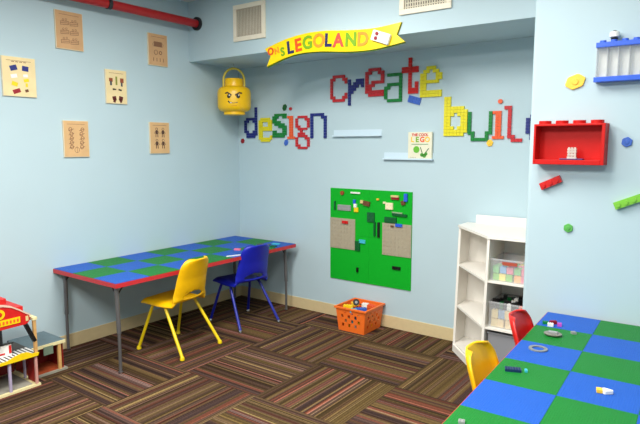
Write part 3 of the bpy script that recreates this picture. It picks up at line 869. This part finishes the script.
for (ax, w0, w1, d0, d1, rz, nm) in (('f', 2*bx0, 2*bx1, by0, by1, 0, 'front_side'), ('b', 2*bx0, 2*bx1, by0, by1, PI, 'back_side'),
                           ('r', 2*by0, 2*by1, bx0, bx1, PI/2, 'right_side'), ('l', 2*by0, 2*by1, bx0, bx1, -PI/2, 'left_side')):
    sl = math.atan2(d1-d0, hb); m_ = basket_side(w0, w1, hb/math.cos(sl))
    mt = RZ(rz) @ T((0, -d0, .004)) @ RX(PI/2+sl)
    for v in m_.bm.verts: v.co = mt @ v.co
    m_.build(nm, ORB, t, solid=.004)
MB().box(-bx0, bx0, -by0, by0, 0, .006).build('bottom', ORB, t)
rim = MB(); z = hb+.004
for a in ((-bx1-.012, bx1+.012, -by1-.012, -by1+.004), (-bx1-.012, bx1+.012, by1-.004, by1+.012), (-bx1-.012, -bx1+.004, -by1+.004, by1-.004), (bx1-.004, bx1+.012, -by1+.004, by1-.004)):
    rim.box(a[0], a[1], a[2], a[3], z-.012, z+.004)
rim.build('rim', ORB, t, bevel=.003)
gk = 'toys in the orange basket'
bxc, byc = 1.497, -.165
cnt = [('yellow', YEL), ('blue', SBLUE), ('red', RED), ('white', WB), ('tan', TANB), ('yellow', GOLD), ('grey', GREY), ('blue', CYAN), ('orange', ORNG), ('green', GREEN)]
rnd = random.Random(3)
low = {'yellow': 'yellow bricks low in the orange basket', 'blue': 'blue bricks low in the orange basket'}
for lay in range(3):
    for i in range(3):
        for j in range(3):
            nm, m_ = cnt[(lay*4+i*3+j*2) % len(cnt)]
            lx = (-.062+.062*i); ly = (-.07+.07*j); zz = .008+lay*.05
            brick('%s toy brick among the pile inside the orange basket' % nm, m_, T((bxc+lx, byc+ly, zz)) @ RZ(rnd.uniform(-.2, .2)), 2, 2, .024, .042, gk)
top = [('yellow brick on the left of the pile in the orange basket', YEL, -.075, -.055, .165, .4, 4, 2, .020), ('large blue piece on the right of the pile in the orange basket', SBLUE, .055, -.07, .166, .7, 4, 2, .022),
       ('pale blue piece at the front of the pile in the orange basket', CYAN, .02, -.12, .165, .3, 3, 2, .018), ('white brick at the back of the pile in the orange basket', WB, .01, .07, .165, .2, 3, 2, .018),
       ('orange brick at the back right of the pile in the orange basket', ORNG, .08, .06, .163, -.3, 4, 2, .02), ('gold brick at the back left of the pile in the orange basket', GOLD, -.08, .05, .165, .8, 3, 2, .02)]
for lb, m_, lx, ly, zz, ro, nx, ny, p in top:
    brick(lb, m_, T((bxc+lx, byc+ly, zz)) @ RZ(ro), nx, ny, p, .028, gk)
t = thing('toy_piece', 'black toy wheel lying on top of the pile in the orange basket', 'toy piece', group=gk, mtx=T((bxc-.015, byc-.03, .222)) @ RZ(.6) @ RX(1.25))
MB().lathe([(.012, -.010), (.024, -.010), (.027, -.006), (.027, .006), (.024, .010), (.012, .010)], 20).build('tyre', BLACK, t, smooth=True)
MB().cyl(.011, -.0115, .0115, 14).build('hub', GREY, t, smooth=True)

# ------------------------------------------------------------------ white bookcase
bx, btop = 2.32, .926
t = thing('bookcase', 'white bookcase with an angled open end beside the right wall', 'bookcase', (bx, 0, 0))
wr = PX-.036-bx; dv = .345; yb = -.012; fd = -.555; ys = -.19; th = .016
MB().box(0, th, ys, yb, 0, btop-th).build('left_side', WHITE, t)
MB().box(dv-th/2, dv+th/2, fd, yb-.006, 0, btop-th).build('divider', WHITE, t)
MB().box(wr-th, wr, fd, yb, 0, btop-th).build('right_side', WHITE, t)
MB().box(th, dv-th/2, yb-.006, yb, 0, btop-th).build('back_panel', WHITE, t)
MB().box(dv+th/2, wr-th, -.262, -.254, 0, btop-th).build('back_panel', WHITE, t)  # set well forward, a shallow shape so these compartments come out lighter
MB().prism([(-.006, yb), (-.006, ys-.004), (dv-.004, fd-.008), (wr, fd-.008), (wr, yb)], btop-th, btop).build('top_board', WHITE, t)
MB().box(.060, wr, yb-.016, yb, btop, btop+.060).build('top_lip', WHITE, t)
for z in (.645, .345, .062):
    MB().prism([(th, yb-.006), (th, ys), (dv-th/2, fd+.006), (dv-th/2, yb-.006)], z-.014, z).build('end_shelf', WHITE, t)
    MB().box(dv+th/2, wr-th, fd+.004, -.262, z-.012, z).build('shelf', WHITE, t)
MB().prism([(.001, ys), (.012, ys+.008), (dv+.004, fd+.012), (dv-.006, fd)], 0, .048).build('toe_kick', WHITE, t)
MB().box(dv+th/2, wr-th, fd, fd+.012, 0, .05).build('toe_kick', WHITE, t)
# bins on the shelves
CB = clear('clear_bin_plastic', (236, 238, 240), .20, .3)
CBG = clear('smoky_bin_plastic', (164, 166, 172), .62, .35)
def bin_(label, x0, x1, y0, y1, z, h, m_, handle):
    t = thing('storage_bin', label, 'bin', (x0, y0, z), group='bins in the white bookcase')
    W, D = x1-x0, y1-y0; q = .003
    b = MB().box(0, W, 0, D, 0, q)
    b.box(0, W, 0, q, q, h).box(0, W, D-q, D, q, h).box(0, q, q, D-q, q, h).box(W-q, W, q, D-q, q, h)
    b.build('tub', m_, t)
    r = MB().box(-.004, W+.004, -.006, 0, h-.010, h).box(-.004, W+.004, D, D+.006, h-.010, h).box(-.004, 0, 0, D, h-.010, h).box(W, W+.004, 0, D, h-.010, h)
    r.build('rim', m_, t)
    if handle: MB().box(W*.32, W*.70, -.008, -.001, h-.034, h-.014).build('handle_label', mat('label_rust', (170, 74, 54), .5), t)
    return t
for ch in list(t.children):                  # the case stands slightly racked, leaning to the right
    for v in ch.data.vertices: v.co.x += .026*v.co.z-.010
xa, xb_ = bx+dv+th/2+.013, PX-.036-th-.010
bin_('clear bin of soft-coloured toy blocks on the upper shelf of the white bookcase', xa, xb_, -.525, -.285, .645, .140, CB, True)
bin_('clear bin of tan and black toy pieces on the middle shelf of the white bookcase', xa, xb_, -.525, -.285, .345, .165, CB, False)
bin_('smoky grey bin on the bottom shelf of the white bookcase', xa, xb_, -.525, -.285, .062, .25, CBG, False)
rnd = random.Random(5)
def fill(z0, lay, pal, where, p, h):
    for k in range(lay):
        for i in range(5):
            for j in range(4):
                x = xa+.030+(xb_-xa-.060)*i/4; y = -.495+.180*j/3
                nm, m_ = pal[int(rnd.random()*len(pal))] if k < 9 else pal[0]
                brick('%s toy block among others in the %s' % (nm, where), m_, T((x+rnd.uniform(-.003, .003), y, z0+k*(h+.006))) @ RZ(rnd.uniform(-.12, .12)), 2, 2, p, h, 'blocks in the %s' % where)
SOFT = [('pink', PINK), ('orange', mat('soft_orange', (250, 176, 90), .5)), ('yellow', mat('soft_yellow', (246, 226, 96), .5)), ('lime', LIME), ('green', mat('soft_green', (110, 196, 110), .5)), ('blue', mat('soft_blue', (110, 170, 220), .5))]
fill(.649, 2, SOFT, 'clear bin on the upper bookcase shelf', .0195, .040)
MID = [('tan', TANB), ('cream', mat('soft_cream', (234, 206, 150), .5)), ('grey blue', mat('soft_greyblue', (140, 164, 190), .5)), ('white', WB)]
fill(.349, 2, MID, 'clear bin on the middle bookcase shelf', .0195, .050)
for i in range(9):
    x = xa+.022+(xb_-xa-.044)*i/8
    m_, nm = [(BLACK, 'black'), (BLACK, 'black'), (DGREEN, 'dark green'), (BLACK, 'black'), (WB, 'white'), (BLACK, 'black'), (BLACK, 'black'), (ORNG, 'orange'), (BLACK, 'black')][i]
    for j, y in enumerate((-.49, -.42, -.35)):
        brick('small %s piece on top of the heap in the middle-shelf bin' % nm, m_ if j != 1 else BLACK if nm == 'black' else m_, T((x, y, .462)) @ RZ(rnd.uniform(-.4, .4)), 2, 2, .012, rnd.uniform(.03, .06), 'small pieces on top in the middle-shelf bin')
brick('flat black tray inside the smoky grey bin on the bottom bookcase shelf', BLACK, T(((xa+xb_)/2, -.405, .066)), 6, 5, .034, .03)

# ------------------------------------------------------------------ red wall shelf and blue case on the right wall
SHR = mat('shelf_red', (200, 12, 6), .45, var=.02, spec=.3)
t = thing('brick_shelf', 'red wall shelf shaped like a big toy brick on the right wall', 'wall shelf', (3.033, PY, 1.388))
W, H, D, q = .332, .203, .09, .011
MB().box(0, W, -.006, 0, 0, H).build('back', SHR, t)
MB().box(0, q, -D, -.006, 0, H).build('left_side', SHR, t, bevel=.002)
MB().box(W-.016, W, -D, -.006, 0, H).build('right_side', SHR, t, bevel=.002)
MB().box(q, W-.016, -D, -.006, 0, .024).build('bottom', SHR, t, bevel=.002)
MB().box(q, W-.016, -D, -.006, H-q, H).build('top', SHR, t, bevel=.002)
for i in range(4):
    MB().cyl(.030, 0, .016, 20).build('stud', SHR, t, loc=(.044+i*.0815, -.05, H))
t = thing('toy_figure_stand', 'small clear and white block figure on a navy plate inside the red wall shelf', 'toy figure', (3.215, -.920, 1.4125))
MB().box(-.055, .055, -.022, .022, 0, .006).build('plate', mat('stand_navy', (44, 40, 110), .35), t, bevel=.002)
k = MB()
for z, w_ in ((.006, .022), (.020, .020), (.034, .021), (.046, .021)): k.box(-w_, w_, -.010, .010, z, z+.010)
k.box(-.018, -.010, -.008, .008, .016, .062).box(-.004, .004, -.008, .008, .016, .062).box(.010, .018, -.008, .008, .016, .062)
k.build('figure', mat('figure_pale', (206, 190, 180), .35), t)

t = thing('display_case', 'blue and clear display case with studs on the right wall, cut by the frame', 'display case', (3.296, PY, 1.787))
W, H, D = .384, .186, .055
MB().box(0, W, -D, 0, H-.024, H).build('top', BLUE, t, bevel=.002)
MB().box(-.003, W+.003, -D-.004, 0, 0, .024).build('bottom', BLUE, t, bevel=.002)
MB().box(.004, W-.004, -.006, 0, .024, H-.024).build('back', mat('case_back', (228, 230, 224), .5), t)
ck = MB()
for i in range(9):
    x = .004+i*(W-.008)/8
    ck.box(x-.0012, x+.0012, -D+.008, -.006, .024, H-.024)
ck.build('dividers', clear('case_divider', (190, 198, 204), .5, .2), t)
MB().box(.002, W-.002, -D+.003, -D+.006, .024, H-.024).build('window', clear('case_window', (226, 232, 236), .10, .08), t)
for i in range(8):
    MB().cyl(.0145, 0, .010, 16).build('stud', BLUE, t, loc=(.026+i*.0475, -.030, H))
t = thing('toy_head_figure', 'tiny white cup-shaped toy with a dark rim on top of the blue case', 'toy figure', (3.296+.026+.0475, PY-.030, 1.787+.197), group=None)
MB().lathe([(.014, 0), (.016, .004), (.016, .008)], 16).build('base', BLACK, t, smooth=True)
MB().lathe([(.012, .008), (.021, .012), (.022, .030), (.018, .036)], 18).build('body', WB, t, smooth=True)
MB().lathe([(.008, .036), (.009, .040), (.006, .042)], 14).build('cap', DGREY, t, smooth=True)

# ------------------------------------------------------------------ wooden toy fire station
t = thing('toy_fire_station', 'wooden toy fire station with red sign on the floor by the left wall', 'toy building', (.14, -2.28, 0))
Y0 = -.62                       # runs out of the frame along -y
MB().box(.02, .345, Y0, .012, 0, .014).build('base', WOODC, t)
MB().box(.06, .325, Y0+.02, -.03, .014, .018).build('floor_pad', mat('station_floor', (150, 146, 134), .8, var=.06), t)
MB().box(.02, .03, Y0, 0, .014, .20).build('back_wall', TDRED, t)
def post(nm, x, y, z0, z1, m_, w_=.014): MB().box(x-w_/2, x+w_/2, y-w_/2, y+w_/2, z0, z1).build(nm, m_, t)
post('post', .335, -.008, .014, .20, mat('rose_paint', (206, 150, 140), .6)); post('post', .335, -.165, .014, .20, LILAC); post('post', .335, -.33, .014, .20, LILAC)
post('post', .19, -.01, .014, .20, LILAC, .012)
MB().box(.225, .33, -.008, .006, .014, .20).build('side_panel', TDRED, t)
MB().box(.02, .345, Y0, .008, .200, .212).build('deck', mat('deck_dark', (70, 66, 62), .6), t)
zb = MB()
for i in range(16):
    y = Y0+.25+i*.024
    zb.box(.20, .343, y, y+.012, .212, .2135)
zb.build('zebra_stripes', WB, t)
ey = [(Y0, .196), (.0, .196), (.008, .214), (-.03, .218), (-.06, .234), (-.10, .238), (-.14, .228), (-.18, .214), (Y0, .214)]
MB().prism([(y, z) for y, z in ey], .345, .353, Matrix(((0, 0, 1, 0), (1, 0, 0, 0), (0, 1, 0, 0), (0, 0, 0, 1)))).build('yellow_edge', YEL, t)
MB().box(.325, .341, -.012, .006, .212, .42).build('post', WOOD, t)
MB().box(.18, .345, -.016, .012, .42, .437).build('cross_beam', WOODC, t)
AX = Matrix(((0, 0, 1, 0), (1, 0, 0, 0), (0, 1, 0, 0), (0, 0, 0, 1)))
sg = [(Y0, .40), (-.045, .405), (-.028, .425), (-.028, .458), (-.05, .475), (-.09, .505), (-.13, .53), (-.18, .548), (-.25, .55), (Y0, .55)]
MB().prism(sg, .318, .334, AX).build('sign_panel', TREDW, t)
ar = [(-.022, .452), (-.05, .470), (-.09, .500), (-.13, .525), (-.18, .542), (-.25, .545), (-.25, .553), (-.18, .552), (-.13, .535), (-.09, .51), (-.05, .48), (-.022, .462)]
MB().prism(ar, .316, .338, AX).build('sign_arch', mat('arch_cream', (226, 190, 170), .6), t)
MB().box(.334, .337, -.30, -.085, .425, .462).build('name_plate', YEL, t)
k = MB()
for i in range(10): k.box(.337, .338, -.29+i*.0205, -.29+i*.0205+.011, .434, .452)
k.build('name_plate_marks', ORNG, t)
MB().cyl(.030, .334, .337, 20, T((0, -.20, .498)) @ RY(PI/2)).build('emblem', YEL, t)
MB().cyl(.014, .337, .3385, 12, T((0, -.20, .498)) @ RY(PI/2)).build('emblem_center', TREDW, t)
MB().box(.334, .336, -.052, -.036, .425, .455).build('lamp_picture', TANB, t)
MB().box(.08, .314, Y0, -.055, .40, .515).build('upper_block', TREDW, t)
MB().box(.20, .32, Y0, -.15, .55, .585).build('roof_box', TREDW, t, bevel=.004)
MB().box(.10, .12, Y0, -.10, .212, .40).build('back_wall', mat('station_grey', (86, 92, 100), .6), t)
MB().box(-.012, .012, 0, .02, 0, .13, T((.33, -.045, .41)) @ RX(-2.75)).build('brace', BLACK, t)
MB().box(.24, .256, -.23, -.11, .212, .285).build('garage_door', WB, t)
k = MB()
for y in (-.226, -.126): k.box(.256, .258, y, y+.014, .225, .275)
k.box(.256, .258, -.19, -.15, .225, .235)
k.build('door_marks', TREDW, t)
MB().lathe([(.03, 0), (.028, .02), (.014, .045), (.006, .06), (.003, .068)], 18, T((.27, -.215, .29))).build('bell', CHROME, t, smooth=True)
MB().box(.236, .262, -.24, -.10, .285, .290).build('door_lintel', BLACK, t)
# annex wing at the right
MB().box(0, .235, .012, .250, 0, .012).build('annex_base', mat('annex_grey_base', (150, 146, 132), .7), t)
MB().box(.02, .03, .012, .24, .012, .186).build('annex_back', TDRED, t)
MB().box(.03, .215, .02, .236, .012, .015).build('annex_floor', mat('annex_floor_orange', (160, 70, 34), .6), t)
MB().box(.212, .228, .194, .214, .012, .186).build('annex_post', WOOD, t)
MB().box(-.05, .225, -.0, .245, .190, .204).build('annex_roof', TGREY, t)
MB().box(.225, .231, -.0, .245, .184, .204).build('annex_eave', WOODC, t)
MB().box(.231, .234, .095, .158, .135, .190).build('annex_sign', SAGE, t)
MB().box(.03, .21, .228, .236, .012, .188).build('annex_side', TDRED, t)

# ------------------------------------------------------------------ camera, view, world
def cam():
    f, yaw, pitch = 562.27, -.63548, .11841
    cy, sy, cp, sp = math.cos(yaw), math.sin(yaw), math.cos(pitch), math.sin(pitch)
    fwd = Vector((sy*cp, cy*cp, -sp)); right = Vector((cy, -sy, 0)); up = right.cross(fwd)
    c = bpy.data.cameras.new('camera'); c.sensor_width = 36; c.lens = 36*f/640; c.clip_start = .02
    o = bpy.data.objects.new('camera', c); COL.objects.link(o)
    o.matrix_world = Matrix(((right.x, up.x, -fwd.x, 3.87688), (right.y, up.y, -fwd.y, -3.93672), (right.z, up.z, -fwd.z, 1.48501), (0, 0, 0, 1)))
    S.camera = o
cam()
wd = bpy.data.worlds.new('world'); S.world = wd; wd.use_nodes = True
wd.node_tree.nodes['Background'].inputs[0].default_value = (.8, .9, 1, 1); wd.node_tree.nodes['Background'].inputs[1].default_value = .3
vs = S.view_settings; vs.view_transform = 'Standard'; vs.look = 'None'; vs.gamma = 1; vs.use_curve_mapping = False; vs.exposure = 0.30
S.cycles.use_denoising = True
S.cycles.max_bounces = 8; S.cycles.transparent_max_bounces = 16
